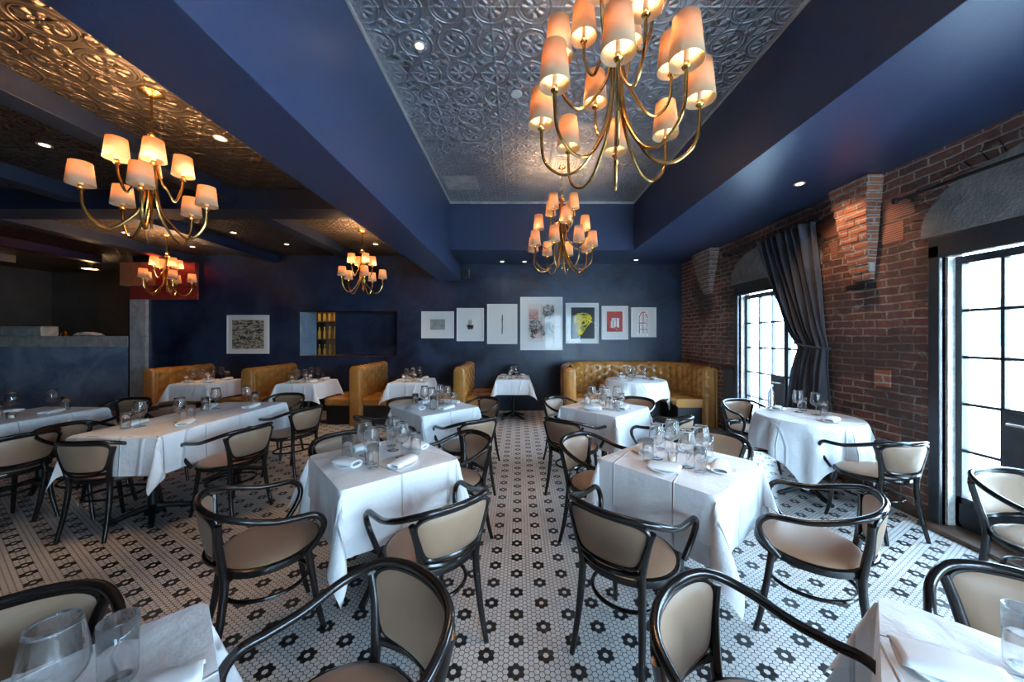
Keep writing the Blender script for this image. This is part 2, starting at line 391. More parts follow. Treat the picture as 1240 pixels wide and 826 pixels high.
for i, (a, c) in enumerate(WIN_F):
    f = MB().box(a, c, -3.2, -3.14, .3, .36).box(a, c, -3.2, -3.14, 2.54, 2.6)
    n = 4
    for k in range(n + 1): xx = a + (c - a) * k / n; f.box(max(a, xx - .02), min(c, xx + .02), -3.2, -3.14, .36, 2.54)
    for k in range(1, 4): f.box(a, c, -3.19, -3.15, .36 + 2.18 * k / 4 - .012, .36 + 2.18 * k / 4 + .012)
    o = struct('window_%d' % (i + 1), f, M['doorpaint']); bx(a, c, -3.172, -3.168, .36, 2.54).build('window_pane', M['pane'], o, smooth=False)

# cement tympana over the doors, brick corbels, patches
def arch(y0, y1, z0, rise, name):
    b = MB(); n = 24; cy = (y0 + y1) / 2; hw = (y1 - y0) / 2; x0, x1 = RW - .022, RW + .01; v = []
    rnd = random.Random(3)
    for k in range(n + 1):
        a = pi * k / n; v.append((cy - hw * cos(a), z0 + rise * sin(a) ** .8 + rnd.uniform(-.012, .012)))
    fv = [(x0, y, z) for y, z in v] + [(x1, y, z) for y, z in v]; m = len(v)
    f = [tuple(range(m))] + [(i, i + m, (i + 1) % m + m, (i + 1) % m) for i in range(m)]
    b.add(fv, f); return struct(name, b, M['concrete'])
arch(3.80, 5.42, 2.30, .46, 'trim_13'); arch(1.30, 2.86, 2.30, .48, 'trim_14')
def arch_ring(y0, y1, z0, rise, name):
    b = MB(); n = 26; cy = (y0 + y1) / 2; hw = (y1 - y0) / 2
    for k in range(n):
        a = pi * (k + .06) / n; c = pi * (k + .94) / n; q = []
        for s in (1., 1.0):
            pass
        for aa, rr in ((a, 0), (c, 0), (c, .11), (a, .11)):
            q.append((cy - (hw + rr) * cos(aa), z0 + (rise + rr) * sin(aa) ** .85))
        v = [(RW - .012, y, z) for y, z in q] + [(RW + .01, y, z) for y, z in q]
        b.add(v, [(0, 1, 2, 3), (0, 4, 5, 1), (1, 5, 6, 2), (2, 6, 7, 3), (3, 7, 4, 0)])
    return struct(name, b, M['brick'])
arch_ring(3.80, 5.42, 2.30, .46, 'trim_15'); arch_ring(1.30, 2.86, 2.30, .48, 'trim_16')
def corbel(name, ya, yb, yc, yd, zt, zb, m, dep, label, shelf):
    b = MB(); mo = MB(); n = int((zt - zb) / .072); rnd = random.Random(5)
    for k in range(n):
        t = k / (n - 1); z1 = zt - k * .072; z0 = z1 - .064
        d = dep * (1 - t) ** .6 + .045; a = ya + (yc - ya) * t; c = yb + (yd - yb) * t
        yy = c; cut = [c, c - .10 - (.09 if k % 2 else 0), a] if c - a < .34 else [c, c - (.11 if k % 2 else .21), c - (.32 if k % 2 else .33), a]
        if len(cut) > 3 and cut[-2] - cut[-1] < .05: cut.pop(-2)
        for i in range(len(cut) - 1):
            if cut[i] - cut[i + 1] < .03: continue
            j = rnd.uniform(-.008, .004); b.box(RW - d + j, RW, cut[i + 1] + .004, cut[i] - .004, z0, z1)
        mo.box(RW - d + .010, RW, a + .008, c - .008, z0 - .008, z1)
    o = tag(b.build(name, m, None, smooth=False, bevel=.004), label, 'brick corbel')
    mo.build('mortar', M['mortar'], o, smooth=False)
    if shelf: bx(RW - .10, RW, yc - .01, yd + .01, zb - .05, zb + .002).build('iron_plate', M['iron'], o, smooth=False, bevel=.004)
    return o
corbel('brick_corbel', 3.16, 3.56, 3.24, 3.42, 2.975, 2.0, M['brick_red'], .11, 'orange-lit brick corbel tapering down the wall between curtain and near glass door', True)
corbel('brick_corbel', 5.75, 6.35, 5.95, 6.2, 2.975, 2.25, M['brick_wash'], .12, 'whitewashed brick corbel high above the right end of the curved booth', False)
tag(bx(RW - .014, RW, 3.10, 3.24, 1.05, 1.2).build('junction_box', M['brick_red'], smooth=False, bevel=.004), 'small rust coloured square cover plate low on the brick wall above round table', 'wall plate')
# wainscot end panel next to the round booth
struct('trim_17', MB().box(RW - .03, RW, 5.33, 5.60, 0, 1.02).box(RW - .045, RW, 5.33, 5.60, 1.0, 1.03), M['doorpaint'])

def terra_mat():
    m = mat('ribbed_terracotta', (.26, .075, .04), .8); nt, p = nt_of(m); v, x, y, z = coords(nt)
    rib = (z + y * .0).wrap(.009).abs() * 90.; n = noise(nt, v, 9, 5, .7)
    nt.links.new(mix(nt, rib.ss(.45, .75) * .7, mix(nt, n, (.30, .085, .045), (.17, .055, .035)), (.42, .30, .23)), p.inputs['Base Color']); bump(nt, p, rib, .004); return m
M['terra'] = terra_mat()
for k, (ax, ay, bx0, by0) in enumerate(((1069, 233, 1109, 267), (1112, 222, 1146, 252), (1068, 268, 1095, 296), (989, 265, 1016, 290), (984, 294, 1015, 318))):
    ya, yb = 1400 / (ax - 628), 1400 / (bx0 - 628); ym = (ya + yb) / 2
    zt, zb = 1.5 + (408 - (ay + by0) / 2 + (by0 - ay) * .42) * ym / 423, 1.5 + (408 - (ay + by0) / 2 - (by0 - ay) * .42) * ym / 423
    struct('trim_%d' % (24 + k), bx(RW - .006, RW + .005, yb, ya, zb, zt), M['terra'], bevel=.003)
# curtain rods and curtain
def rod(y0, y1, z, label, brk):
    t = thing('curtain_rod', label, 'curtain rod', (RW - .1, y0, z)); L = y1 - y0
    MB().tube([(0, 0, 0), (0, L, 0)], .013).build('rod', M['iron'], t)
    for e in (0, L): MB().lathe([(.001, -.028), (.018, -.022), (.026, 0), (.018, .022), (.001, .028)], 12, (0, e, 0)).build('finial', M['iron'], t)
    for q in brk: MB().tube([(0, q - y0, 0), (.05, q - y0, -.01), (.1, q - y0, -.02)], .011).lathe([(.001, 0), (.03, 0), (.03, .012), (.001, .012)], 12, (.088, q - y0, -.03)).build('bracket', M['iron'], t)
rod(3.72, 5.45, 2.77, 'black curtain rod holding the tied curtain beside the far glass door', (3.80, 5.40))
rod(0.6, 2.98, 2.66, 'black curtain rod without curtain above the near glass door at right', (2.90,))
ct = thing('curtain', 'charcoal curtain gathered and tied back beside the far glass door', 'curtain', (RW - .1, 3.7, 0))
def cur(u, v):
    z = .05 + v * 2.70
    if z > 1.38: q = (z - 1.38) / 1.37; yl = 3.98 + .66 * q ** .8; yr = 3.62 + .17 * q
    else: q = 1 - z / 1.38; yl = 3.98 + .26 * q ** .7; yr = 3.62 - .04 * q
    y = yr + (yl - yr) * u; a = .030 + .035 * abs(z - 1.38) / 1.37
    return (-.03 + a * sin(u * 7.5 * 2 * pi + .6 * sin(z * 2)) + .012 * sin(u * 31 + z * 3) + .02 * exp(-((z - 1.38) / .15) ** 2), y - 3.7, z)
MB().grid(150, 60, cur).build('drape', M['curtain'], ct, solid=.004)
MB().tube([(-.075 , -.10, 1.38), (-.085, .1, 1.40), (-.065, .29, 1.43), (.02, .31, 1.44), (.03, .1, 1.41), (.0, -.1, 1.38)], .012, closed=True).build('tieback', M['curtain'], ct)

# ------------------------------------------------------------------ chairs
def make_chair():
    t = thing('dining_chair', None, 'chair'); bw = M['bentwood']
    for s in (-1, 1):
        MB().tube(spline([(s*.148, .135, .43), (s*.156, .155, .28), (s*.163, .182, .10), (s*.172, .205, 0)], 4), [.0175 - .0055 * k / 12 for k in range(13)], 10).build('leg', bw, t)
        P = spline([(s*.168, -.250, 0), (s*.156, -.212, .18), (s*.147, -.190, .38), (s*.150, -.198, .48), (s*.176, -.212, .60), (s*.203, -.214, .69)], 5)
        MB().tube(P, [.0125 + .005 * min(1, k / 8) - .003 * max(0, (k - 14) / 12) for k in range(len(P))], 10).build('leg', bw, t)
    def seatc(a, r): return (r * 1.02 * cos(a) * (1 - .04 * sin(a)), r * .98 * sin(a), 0)
    fr = MB(); n = 36; prof = [(.222, .415), (.230, .418), (.232, .432), (.229, .448), (.216, .454), (.196, .450), (.196, .415)]
    fr.add([(*seatc(2*pi*k/n, r)[:2], z) for r, z in prof for k in range(n)], [(i*n+k, i*n+(k+1) % n, ((i+1) % 7)*n+(k+1) % n, ((i+1) % 7)*n+k) for i in range(7) for k in range(n)])
    fr.build('seat_frame', bw, t)
    st = MB(); prof = [(.001, .482), (.06, .4815), (.12, .479), (.17, .473), (.200, .464), (.214, .455), (.212, .446)]
    st.add([(*seatc(2*pi*k/n, r)[:2], z) for r, z in prof for k in range(n)], [(i*n+k, i*n+(k+1) % n, (i+1)*n+(k+1) % n, (i+1)*n+k)[::-1] for i in range(6) for k in range(n)])
    st.build('seat', M['pad'], t)
    ring = [(.168 * cos(2*pi*k/30), -.012 + .178 * sin(2*pi*k/30), .268 - .012 * sin(2*pi*k/30)) for k in range(30)]
    MB().tube(ring, .0095, 8, closed=True).build('stretcher', bw, t)
    half = [(.0, -.278, .738), (.105, -.264, .737), (.190, -.220, .724), (.238, -.130, .690), (.252, -.02, .655), (.258, .07, .645), (.263, .135, .640), (.262, .175, .605), (.252, .180, .555), (.238, .150, .495), (.224, .105, .440)]
    P = [(-x, y, z) for x, y, z in half[::-1]] + half[1:]
    MB().tube(spline(P, 5), .0145, 10).build('arm_rail', bw, t)
    # back pad and its bent frame; outline in (x, z), surface bowed in y
    ol = [(0, .507), (.075, .509), (.125, .518), (.150, .548), (.168, .600), (.184, .655), (.180, .692), (.140, .714), (.07, .720), (0, .721)]
    O = [(x, 0, z) for x, z in ol] + [(-x, 0, z) for x, z in ol[-2:0:-1]]
    O = spline(O, 3, closed=True)
    def yb(x, z): return -.236 - .16 * (z - .5) + 1.25 * x * x
    MB().tube([(p.x * 1.03, yb(p.x, p.z) - .004, .615 + (p.z - .615) * 1.02) for p in O], .0105, 8, closed=True).build('backrest_frame', bw, t)
    pd = MB(); m = len(O); rs = [0, .35, .7, .9, .985]; c0 = .612
    for sgn in (1, -1):
        v = []
        for r in rs:
            for p in O:
                x, z = p.x * r, c0 + (p.z - c0) * r; v.append((x, yb(x, z) + sgn * .017 * (1 - r ** 5) ** .6 + sgn * .001, z))
        f = [(i*m+k, i*m+(k+1) % m, (i+1)*m+(k+1) % m, (i+1)*m+k) for i in range(len(rs)-1) for k in range(m)]
        pd.add(v, f if sgn > 0 else [q[::-1] for q in f])
    pd.build('backrest', M['pad'], t)
    lr = spline([(-.158, -.196, .497), (-.12, -.222, .489), (-.06, -.244, .484), (0, -.252, .482), (.06, -.244, .484), (.12, -.222, .489), (.158, -.196, .497)], 4)
    MB().tube(lr, .012, 8).build('lower_rail', bw, t)
    return t
chair = Proto(make_chair)
G_A, G_L, G_R = 'bentwood armchairs at the square aisle tables', 'bentwood armchairs at the long tables on the left', 'bentwood armchairs at the tables by the brick wall'
T1, T2, T3, T4, T5, T6 = (-.845, 2.18), (.97, 2.12), (-.90, 3.77), (.92, 3.75), (-.89, .52), (1.05, .54)
CH = [  # x, y, facing angle, label, group
 (-1.27, 1.79, -47, 'armchair at near left side of front-left aisle table, brown seat fully visible', G_A),
 (-.450, 1.79, 42, 'armchair seen from behind at near right side of front-left aisle table', G_A),
 (-.50, 2.58, 128, 'armchair at the far right side of the front-left aisle table, beside the aisle', G_A),
 (-1.22, 2.56, 226, 'armchair mostly hidden behind the far left side of front-left aisle table', G_A),
 (.545, 1.73, -42, 'armchair seen from behind at near left side of front-right aisle table', G_A),
 (1.48, 1.79, 50, 'armchair with pale seat at near right side of the front-right aisle table', G_A),
 (.60, 2.52, 228, 'armchair at far left side of the front-right aisle table, beside the aisle', G_A),
 (1.42, 2.60, 140, 'armchair with only its backrest above the front-right aisle table', G_A),
 (-1.30, 3.42, -48, 'armchair at the near left side of the rear-left aisle table', G_A),
 (-.51, 3.40, 38, 'armchair at the near right side of the rear-left aisle table', G_A),
 (-.53, 4.18, 133, 'armchair at the far right side of the rear-left aisle table', G_A),
 (-1.27, 4.16, 228, 'armchair behind the far left side of the rear-left aisle table', G_A),
 (.54, 3.40, -38, 'armchair at the near left side of the rear-right aisle table', G_A),
 (1.40, 3.44, 46, 'armchair at near right side of rear-right aisle table, its black arm loops showing', G_A),
 (.60, 4.20, 225, 'armchair at the far left side of the rear-right aisle table', G_A),
 (1.33, 4.18, 135, 'armchair behind the far right side of the rear-right aisle table', G_A),
 (-.475, .905, 142, 'large foreground armchair facing the bottom left table, brown padded back', G_A),
 (.64, .85, 222, 'large foreground armchair facing the bottom right table, pale padded back', G_A),
 (-1.30, .80, 222, 'armchair cropped by the left photo edge behind the bottom left table', G_A),
 (1.45, .90, 136, 'armchair behind the far right side of the bottom right table', G_A),
 (2.79, 2.77, 5, 'armchair seen from behind in front of the round table by the brick wall', G_R),
 (2.66, 3.98, 188, 'armchair at the far side of the round table, beside the glass door', G_R),
 (2.73, 1.74, 184, 'armchair cropped by right photo edge before the near glass door', G_R),
 (-3.19, 2.78, 2, 'armchair seen from behind at the near end of the long left table', G_L),
 (-2.49, 3.02, 76, 'nearer of two armchairs along the right side of the long left table', G_L),
 (-2.50, 3.84, 74, 'farther of two armchairs along the right side of the long left table', G_L),
 (-3.70, 3.02, -86, 'nearer armchair along the left side of the long left table', G_L),
 (-3.66, 3.82, -90, 'farther armchair along the left side of the long left table', G_L),
 (-3.05, 4.42, 180, 'armchair at the far end of the long left table, before a booth', G_L),
 (-4.12, 2.78, 84, 'armchair cropped by left photo edge, back turned, at the leftmost table', G_L),
 (-4.15, 3.62, 96, 'farther armchair along the right side of the leftmost table', G_L),
 (-4.72, 4.08, 184, 'armchair at the far end of the leftmost table, before the blue counter', G_L),
]
for x, y, a, lb, g in CH: chair.put((x, y, 0), R(a), lb, g)

# ------------------------------------------------------------------ tables and cloths
TZ = .745
def table(x, y, rz, hx, hy, label, round_=0, twin=False, group='restaurant tables under white cloths'):
    t = thing('pedestal_table', label, 'table', (x, y, 0), rz, group)
    if round_: MB().lathe([(.001, TZ - .03), (round_ - .01, TZ - .03), (round_, TZ - .015), (round_ - .005, TZ), (.001, TZ)], 40).build('tabletop', M['darkwood'], t)
    else: bx(-hx, hx, -hy, hy, TZ - .03, TZ).build('tabletop', M['darkwood'], t, smooth=False, bevel=.006)
    for oy in ((-hy * .6, hy * .6) if twin else (0,)):
        MB().lathe([(.001, .03), (.055, .03), (.05, .06), (.032, .09), (.03, .3), (.03, .66), (.06, .69), (.12, TZ - .03), (.001, TZ - .03)], 16, (0, oy, 0)).build('column', M['iron'], t)
        for k in range(4):
            a = k * pi / 2 + pi / 4 if not round_ else k * pi / 2; L = .27; c, s = cos(a), sin(a)
            P = [(c * r, oy + s * r, z) for r, z in ((.02, .085), (.09, .07), (.18, .045), (L, .02))]
            MB().tube(P, [.028, .024, .021, .02], 8).build('foot', M['iron'], t)
    return t
def cloth(name, x, y, rz, hx, hy, hang, label, seed=0, z=TZ + .006, off=0., flare=18, group='white tablecloths', dome=.0, amp=1.):
    rnd = random.Random(seed); ph = [rnd.uniform(0, 6.28) for _ in range(8)]; ex, ey = hx + hang, hy + hang
    tips = [R(flare + rnd.uniform(-5, 6)) for _ in range(4)]; sw = [rnd.uniform(-.5, .5) for _ in range(4)]
    def fn(u, v):
        X = (u * 2 - 1) * ex; Y = (v * 2 - 1) * ey
        p = max(0, abs(X) - hx); q = max(0, abs(Y) - hy); sx = 1 if X > 0 else -1; sy = 1 if Y > 0 else -1
        if p == 0 and q == 0:
            e = min(hx - abs(X), hy - abs(Y)); return (X, Y, z + .0012 * sin(X * 23 + ph[0]) * sin(Y * 19 + ph[1]) - (.003 if e < .006 else 0))
        if q == 0 or p == 0:
            s = p + q; al = Y if q == 0 else X; hl = hy if q == 0 else hx
            k = (sx > 0) * 2 + (q > 0) + 2 * (sy > 0) * (q > 0)
            w = (.007 * sin(al * 15 + ph[k % 8]) + .004 * sin(al * 29 + ph[(k + 3) % 8])) * min(1, s / hang) * amp
            edge = 1 - min(1, abs(al) / hl) ** 6
            o = .004 + off + s * .03 + w * edge + .003 * (1 - exp(-s * 60))
            if q == 0: return (sx * (hx + o), Y, z - s * .985 + .012 * (1 - min(1, s / .03)) * 0)
            return (X, sy * (hy + o), z - s * .985)
        s = hypot(p, q); fi = math.atan2(q, p); c = (sx > 0) + 2 * (sy > 0)
        al = tips[c] * sin(2 * fi) ** .8 + .03; ax = .75 * (1 - fi / (pi / 2)) ** 1 + .25; 
        w = (sin(4 * fi + ph[c]) * .05 + .10 * sin(2 * fi) * sin(ph[c] * 3)) * s * amp
        dx, dy = cos(pi / 4 + (fi - pi / 4) * 1.0 + sw[c] * sin(2 * fi)), sin(pi / 4 + (fi - pi / 4) * 1.0 + sw[c] * sin(2 * fi))
        r = (.005 + off) * (1 - exp(-s * 60)) + s * sin(al)
        return (sx * (hx + r * dx + w * dy), sy * (hy + r * dy - w * dx), z - s * cos(al) * .985)
    nx = 56; b = MB().grid(nx, nx, fn)
    return tag(b.build(name, M['linen'], None, (x, y, 0), rz), label, 'tablecloth', group)
def round_cloth(name, x, y, r0, half, label, rz=0, seed=0, z=TZ + .006, nf=9):
    b = MB(); n = 144; rr = [0, .3, .6, .85, .97, 1.0]; m = 14; rnd = random.Random(seed); ph = rnd.uniform(0, 6)
    v = []
    for i in range(len(rr) + m):
        for k in range(n):
            a = 2 * pi * k / n
            if i < len(rr): r = r0 * rr[i]; zz = z - (.003 if i == len(rr) - 1 else 0)
            else:
                L = min(half / max(abs(cos(a)), abs(sin(a)), .01), half * 1.36) - r0; t = (i - len(rr) + 1) / m; s = t * L
                fo = (.5 + .5 * sin(nf * a + ph + .8 * sin(2 * a))) ; r = r0 + .008 + .012 * (1 - exp(-s * 25)) + min(1, s / .22) ** 1.3 * (.055 * fo + .012 * sin(19 * a)); zz = z - s * .98
            v.append((r * cos(a), r * sin(a), zz))
    f = [(i*n+k, i*n+(k+1) % n, (i+1)*n+(k+1) % n, (i+1)*n+k) for i in range(len(rr)+m-1) for k in range(n)]
    b.add(v, f); return tag(b.build(name, M['linen'], None, (x, y, 0), rz), label, 'tablecloth', 'white tablecloths')

# tableware
def make_wine():
    t = thing('wine_glass', None, 'wine glass')
    MB().lathe([(.001, .086), (.010, .0865), (.028, .095), (.041, .112), (.0455, .130), (.043, .160), (.036, .205), (.0345, .215)], 26).build('bowl', M['glass'], t, solid=.0016)
    MB().lathe([(.001, .002), (.007, .003), (.0038, .012), (.003, .04), (.0032, .075), (.007, .084), (.001, .0855)], 10).build('stem', M['glass'], t)
    MB().lathe([(.006, .005), (.02, .003), (.036, .002)], 22).build('foot', M['glass'], t, solid=.0018)
    return t
def make_tumbler():
    t = thing('water_glass', None, 'water glass')
    MB().lathe([(.0315, .137), (.0308, .08), (.0298, .012), (.0285, .006), (.001, .0055)], 26).build('wall', M['glass'], t, solid=.0018)
    return t
def make_plate():
    b = MB().lathe([(.001, .004), (.045, .004), (.055, .007), (.078, .013), (.080, .011), (.056, .003), (.045, 0), (.001, 0)], 28)
    return tag(b.build('side_plate', M['porcelain']), None, 'plate')
def make_napkin():
    b = MB(); L = .088
    def fn(u, v):
        x = (v * 2 - 1) * L * (1 - .10 * u); th = u * 4.3 * pi; k = 1 - .16 * u
        c, sn = cos(th), sin(th); w = .040 * k * (abs(c) ** .6) * (1 if c > 0 else -1) * (1 + .12 * sin(v * 4))
        return (x, w, .016 + .0125 * k * sn * (1 + .5 * v) + .005 * sin(v * pi) * (sn > 0))
    b.grid(64, 12, fn)
    o = b.build('napkin', M['napkin'], solid=.0022)
    return tag(o, None, 'napkin')
def make_votive():
    t = thing('votive_candle', None, 'candle')
    MB().lathe([(.027, .062), (.029, .035), (.025, .004), (.001, .001)], 18).build('holder', M['glass'], t)
    MB().lathe([(.001, .030), (.021, .029), (.022, .006), (.001, .005)], 16).tube([(0, 0, .03), (0, 0, .04)], .001, 5).build('wax', M['candle'], t)
    return t
wine, tumbler, plate, napkin, votive = Proto(make_wine), Proto(make_tumbler), Proto(make_plate), Proto(make_napkin), Proto(make_votive)
ZT = TZ + .009
def setting(cx, cy, dx, dy, who, tn, perp=1, dp=.22, w=True, tb=True, dw=.10, pw=.075, seed=0, pl=True):
    'one place setting: centre, direction to the guest, position words, table words'
    rnd = random.Random(hash((round(cx, 2), round(dx, 2), round(dy, 2))) & 255); j = lambda s: rnd.uniform(-s, s)
    px, py = -dy * perp, dx * perp; ang = math.atan2(dy, dx) + pi / 2
    X, Y = cx + dx * dp + j(.012), cy + dy * dp + j(.012)
    if pl:
        plate.put((X, Y, ZT), 0, 'white side plate at the %s of the %s' % (who, tn), 'side plates on the ' + tn)
        napkin.put((X + j(.008), Y + j(.008), ZT + .002), ang + R(12) + j(.3), 'folded white napkin at the %s of the %s' % (who, tn), 'napkins on the ' + tn)
    if w: wine.put((cx + dx * dw + px * pw + j(.01), cy + dy * dw + py * pw + j(.01), ZT), j(1), 'stemmed wine glass at the %s of the %s' % (who, tn), 'wine glasses on the ' + tn)
    if tb: tumbler.put((cx + dx * (dw + .02) + px * (pw + .085) + j(.01), cy + dy * (dw + .02) + py * (pw + .085) + j(.01), ZT), 0, 'straight water glass at the %s of the %s' % (who, tn), 'water glasses on the ' + tn)
D = .7071
def square_table(c, rz, tn, lab, h=.325, seed=0, dirs=None, ov=.25, vot=None):
    table(c[0], c[1], rz, h, h, 'black pedestal table under cloth, ' + lab)
    cloth('undercloth', c[0], c[1], rz, h, h, .35, 'longer white undercloth showing its corners below, ' + lab, seed + 50, z=TZ + .003, off=-.003, flare=13, group='white undercloths')
    cloth('tablecloth', c[0], c[1], rz, h + .004, h + .004, ov, 'white top cloth on the square table, ' + lab, seed, off=.006, flare=13)
    for dx, dy, who in () if dirs else ((-D, -D, 'near left side'), (D, -D, 'near right side'), (D, D, 'far right side'), (-D, D, 'far left side')):
        setting(c[0], c[1], dx, dy, who, tn)
    if vot: votive.put((c[0] + vot[0], c[1] + vot[1], ZT), 0, 'small glass votive candle on the ' + tn, 'votive candles')
square_table(T1, R(42), 'front-left aisle table', 'front left of the aisle', seed=1, vot=(-.06, -.06))
square_table(T2, R(40), 'front-right aisle table', 'front right of the aisle', seed=2, vot=(-.05, -.03))
square_table(T3, R(44), 'rear-left aisle table', 'rear left of the aisle', seed=3, vot=(.02, .0))
square_table(T4, R(44), 'rear-right aisle table', 'rear right of the aisle', seed=4, vot=(.0, .02))
square_table(T5, R(45), 'bottom left corner table', 'bottom left photo corner', seed=5, dirs=((0, 0, ''),))
square_table(T6, R(45), 'bottom right corner table', 'bottom right photo corner', seed=6, dirs=((0, 0, ''),))
def put_on(x, y, z=0): return (x, y, ZT + z)
plate.put(put_on(-.76, .70), 0, 'white side plate at the tip of the bottom left corner table', 'side plates on corner tables')
napkin.put(put_on(-.75, .70, .002), R(35), 'folded white napkin at the tip of the bottom left corner table', None)
wine.put(put_on(-.865, .65), 0, 'large wine glass in the bottom left foreground', None)
tumbler.put(put_on(-.865, .755), 0, 'tall water glass in the bottom left foreground', None)
plate.put(put_on(.95, .77), 0, 'white side plate at the tip of the bottom right corner table', 'side plates on corner tables')
napkin.put(put_on(.95, .77, .002), R(-30), 'folded white napkin at the tip of the bottom right corner table', None)
tumbler.put(put_on(1.13, .78), 0, 'tall water glass at the right edge of the photo, foreground', None)
# round table by the brick wall
table(2.74, 3.32, 0, 0, 0, 'round black pedestal table beside the brick wall and curtain', round_=.41)
round_cloth('tablecloth', 2.74, 3.32, .41, .72, 'white cloth in deep folds on the round table beside the brick wall', rz=R(4), seed=3)
setting(2.74, 3.32, -.35, .93, 'far side', 'round table by the brick wall', dp=.27, dw=.12, perp=-1)
setting(2.74, 3.32, .05, -1, 'near side', 'round table by the brick wall', dp=.24, dw=-.02, perp=1, pw=.1)
bt = thing('water_bottle', 'clear bottle of water on the round table by brick wall', 'bottle', (2.62, 3.62, ZT))
MB().lathe([(.001, 0), (.034, 0), (.036, .01), (.036, .15), (.030, .18), (.015, .205), (.014, .235)], 18).build('body', M['glass'], bt)
MB().lathe([(.016, .23), (.016, .25), (.001, .252)], 14).build('cap', M['steel'], bt)
# left long tables
def long_table(cx, cy, rz, tn, lab, seed, near=True):
    table(cx, cy, rz, .345, .70, 'long black pedestal table under cloth, ' + lab, twin=True)
    cloth('tablecloth', cx, cy, rz, .349, .704, .30, 'white cloth on the long table, ' + lab, seed, flare=16)
    for sx, sw in ((-1, 'left'), (1, 'right')):
        for sy, yw in ((-1, 'near'), (1, 'far')):
            a = rz; ox, oy = sx * 0, sy * .36
            setting(cx + ox * cos(a) - oy * sin(a), cy + oy * cos(a) + ox * sin(a), sx * cos(a), sx * sin(a), '%s %s seat' % (yw, sw), tn, perp=1, dp=.22)
long_table(-3.05, 3.34, R(-1), 'long left table', 'left of the square aisle tables', 7)
long_table(-4.78, 3.06, R(-2), 'leftmost table', 'cropped by the left photo edge', 8)
votive.put((-4.62, 3.18, ZT), 0, 'small glass votive candle on the leftmost table', 'votive candles')
# booth tables
BT = [(-5.25, 5.90, 'leftmost booth table', 'in the leftmost booth'), (-3.55, 5.90, 'second booth table from left', 'in the second booth from the left'), (-1.83, 6.05, 'third booth table from left', 'in the third booth from the left'), (-.10, 6.48, 'booth table facing the aisle', 'in the booth at the end of the aisle')]
for i, (x, y, tn, lab) in enumerate(BT):
    table(x, y, 0, .29, .36, 'black pedestal table under cloth, ' + lab)
    cloth('tablecloth', x, y, 0, .294, .364, .27, 'white cloth with hanging corner points, ' + lab, 20 + i, flare=20)
    for sx, sw in ((-1, 'left'), (1, 'right')):
        for sy, yw in ((-1, 'near'), (1, 'far')): setting(x, y + sy * .19, sx, 0, '%s %s seat' % (yw, sw), tn, dp=.17, dw=.04, pw=.04)
table(2.06, 6.15, 0, 0, 0, 'round black pedestal table inside the curved corner booth', round_=.50)
round_cloth('tablecloth', 2.06, 6.15, .50, .76, 'white cloth on the round table inside the curved corner booth', rz=R(38), seed=9)
for dx, dy, who in ((-.9, -.2, 'left side'), (-.5, .85, 'far left side'), (.5, .85, 'far right side'), (.9, -.1, 'right side')):
    setting(2.06, 6.15, dx, dy, who, 'round corner booth table', dp=.34, dw=.18)

# ------------------------------------------------------------------ booths
def tuft(a, b, pa=.15, pb=.14):
    i = round(a / pa); best = 9
    for ii in (i - 1, i, i + 1):
        o = (ii % 2) * .5; j = round(b / pb - o)
        for jj in (j - 1, j, j + 1):
            best = min(best, hypot(a - ii * pa, b - (jj + o) * pb))
    return -.028 * exp(-(best / .020) ** 2) + .012 * min(1, best / .08)
def partition(xc, th, y0, y1, h, seats, label):
    t = thing('booth_bench', label, 'booth bench', (xc, (y0 + y1) / 2, 0), 0, 'caramel leather booths along the back wall')
    a, c = y0 - (y0 + y1) / 2, y1 - (y0 + y1) / 2; L = c - a
    b = MB(); T = th / 2
    # one closed quilted cushion wall: cross section runs up one face, over the rolled top, down the other
    def sec(s):     # s 0..1
        Hs = h - T * .8; tot = 2 * Hs + pi * T * .9; d = s * tot
        if d < Hs: return -T, d, -1, 0
        if d > tot - Hs: return T, tot - d, 1, 0
        q = (d - Hs) / (tot - 2 * Hs) * pi; return -T * cos(q), Hs + T * .8 * sin(q), -cos(q), sin(q)
    def fn(u, v):
        x, z, nx, nz = sec(v); yy = a + .03 + (L - .03) * u; g = 0
        if z > .50: g = tuft(yy, z, .16, .15) if u > .02 else 0
        return (x + nx * g, yy, z + nz * g * .3)
    b.grid(90, 120, fn); 
    b.build('backrest', M['leather'], t)
    e = MB()
    def fe(u, v):
        x, z, nx, nz = sec(v); r = sin(u * pi / 2); return (x * (1 if u < .001 else cos(u * pi / 2) ** .35 if u < .999 else 0), a + .03 - .045 * r, z if u < .999 else z)
    e.grid(8, 60, fe, True).build('end_panel', M['leather'], t)
    for s in seats:
        x0, x1 = (T - .01, T + .46) if s > 0 else (-T - .46, -T + .01)
        bx(x0, x1, a + .06, c, .32, .46).build('seat', M['leather'], t, bevel=.035)
        bx(x0 + (.03 if s < 0 else 0), x1 - (.03 if s > 0 else 0), a + .10, c, 0, .325).build('base', M['black'], t, smooth=False)
    return t
Y1 = BY - .005
partition(-6.28, .20, 5.92, Y1, .96, (1,), 'leftmost caramel leather booth back beside the steel column')
partition(-4.60, .20, 5.90, Y1, .97, (-1, 1), 'caramel leather booth divider left of the wall opening, second from left')
partition(-2.76, .20, 5.88, Y1, 1.01, (-1, 1), 'caramel leather booth divider beneath the wall opening, third from left')
partition(-1.00, .20, 5.88, Y1, 1.0, (-1, 1), 'caramel leather booth divider left of the aisle end, below the narrow prints')
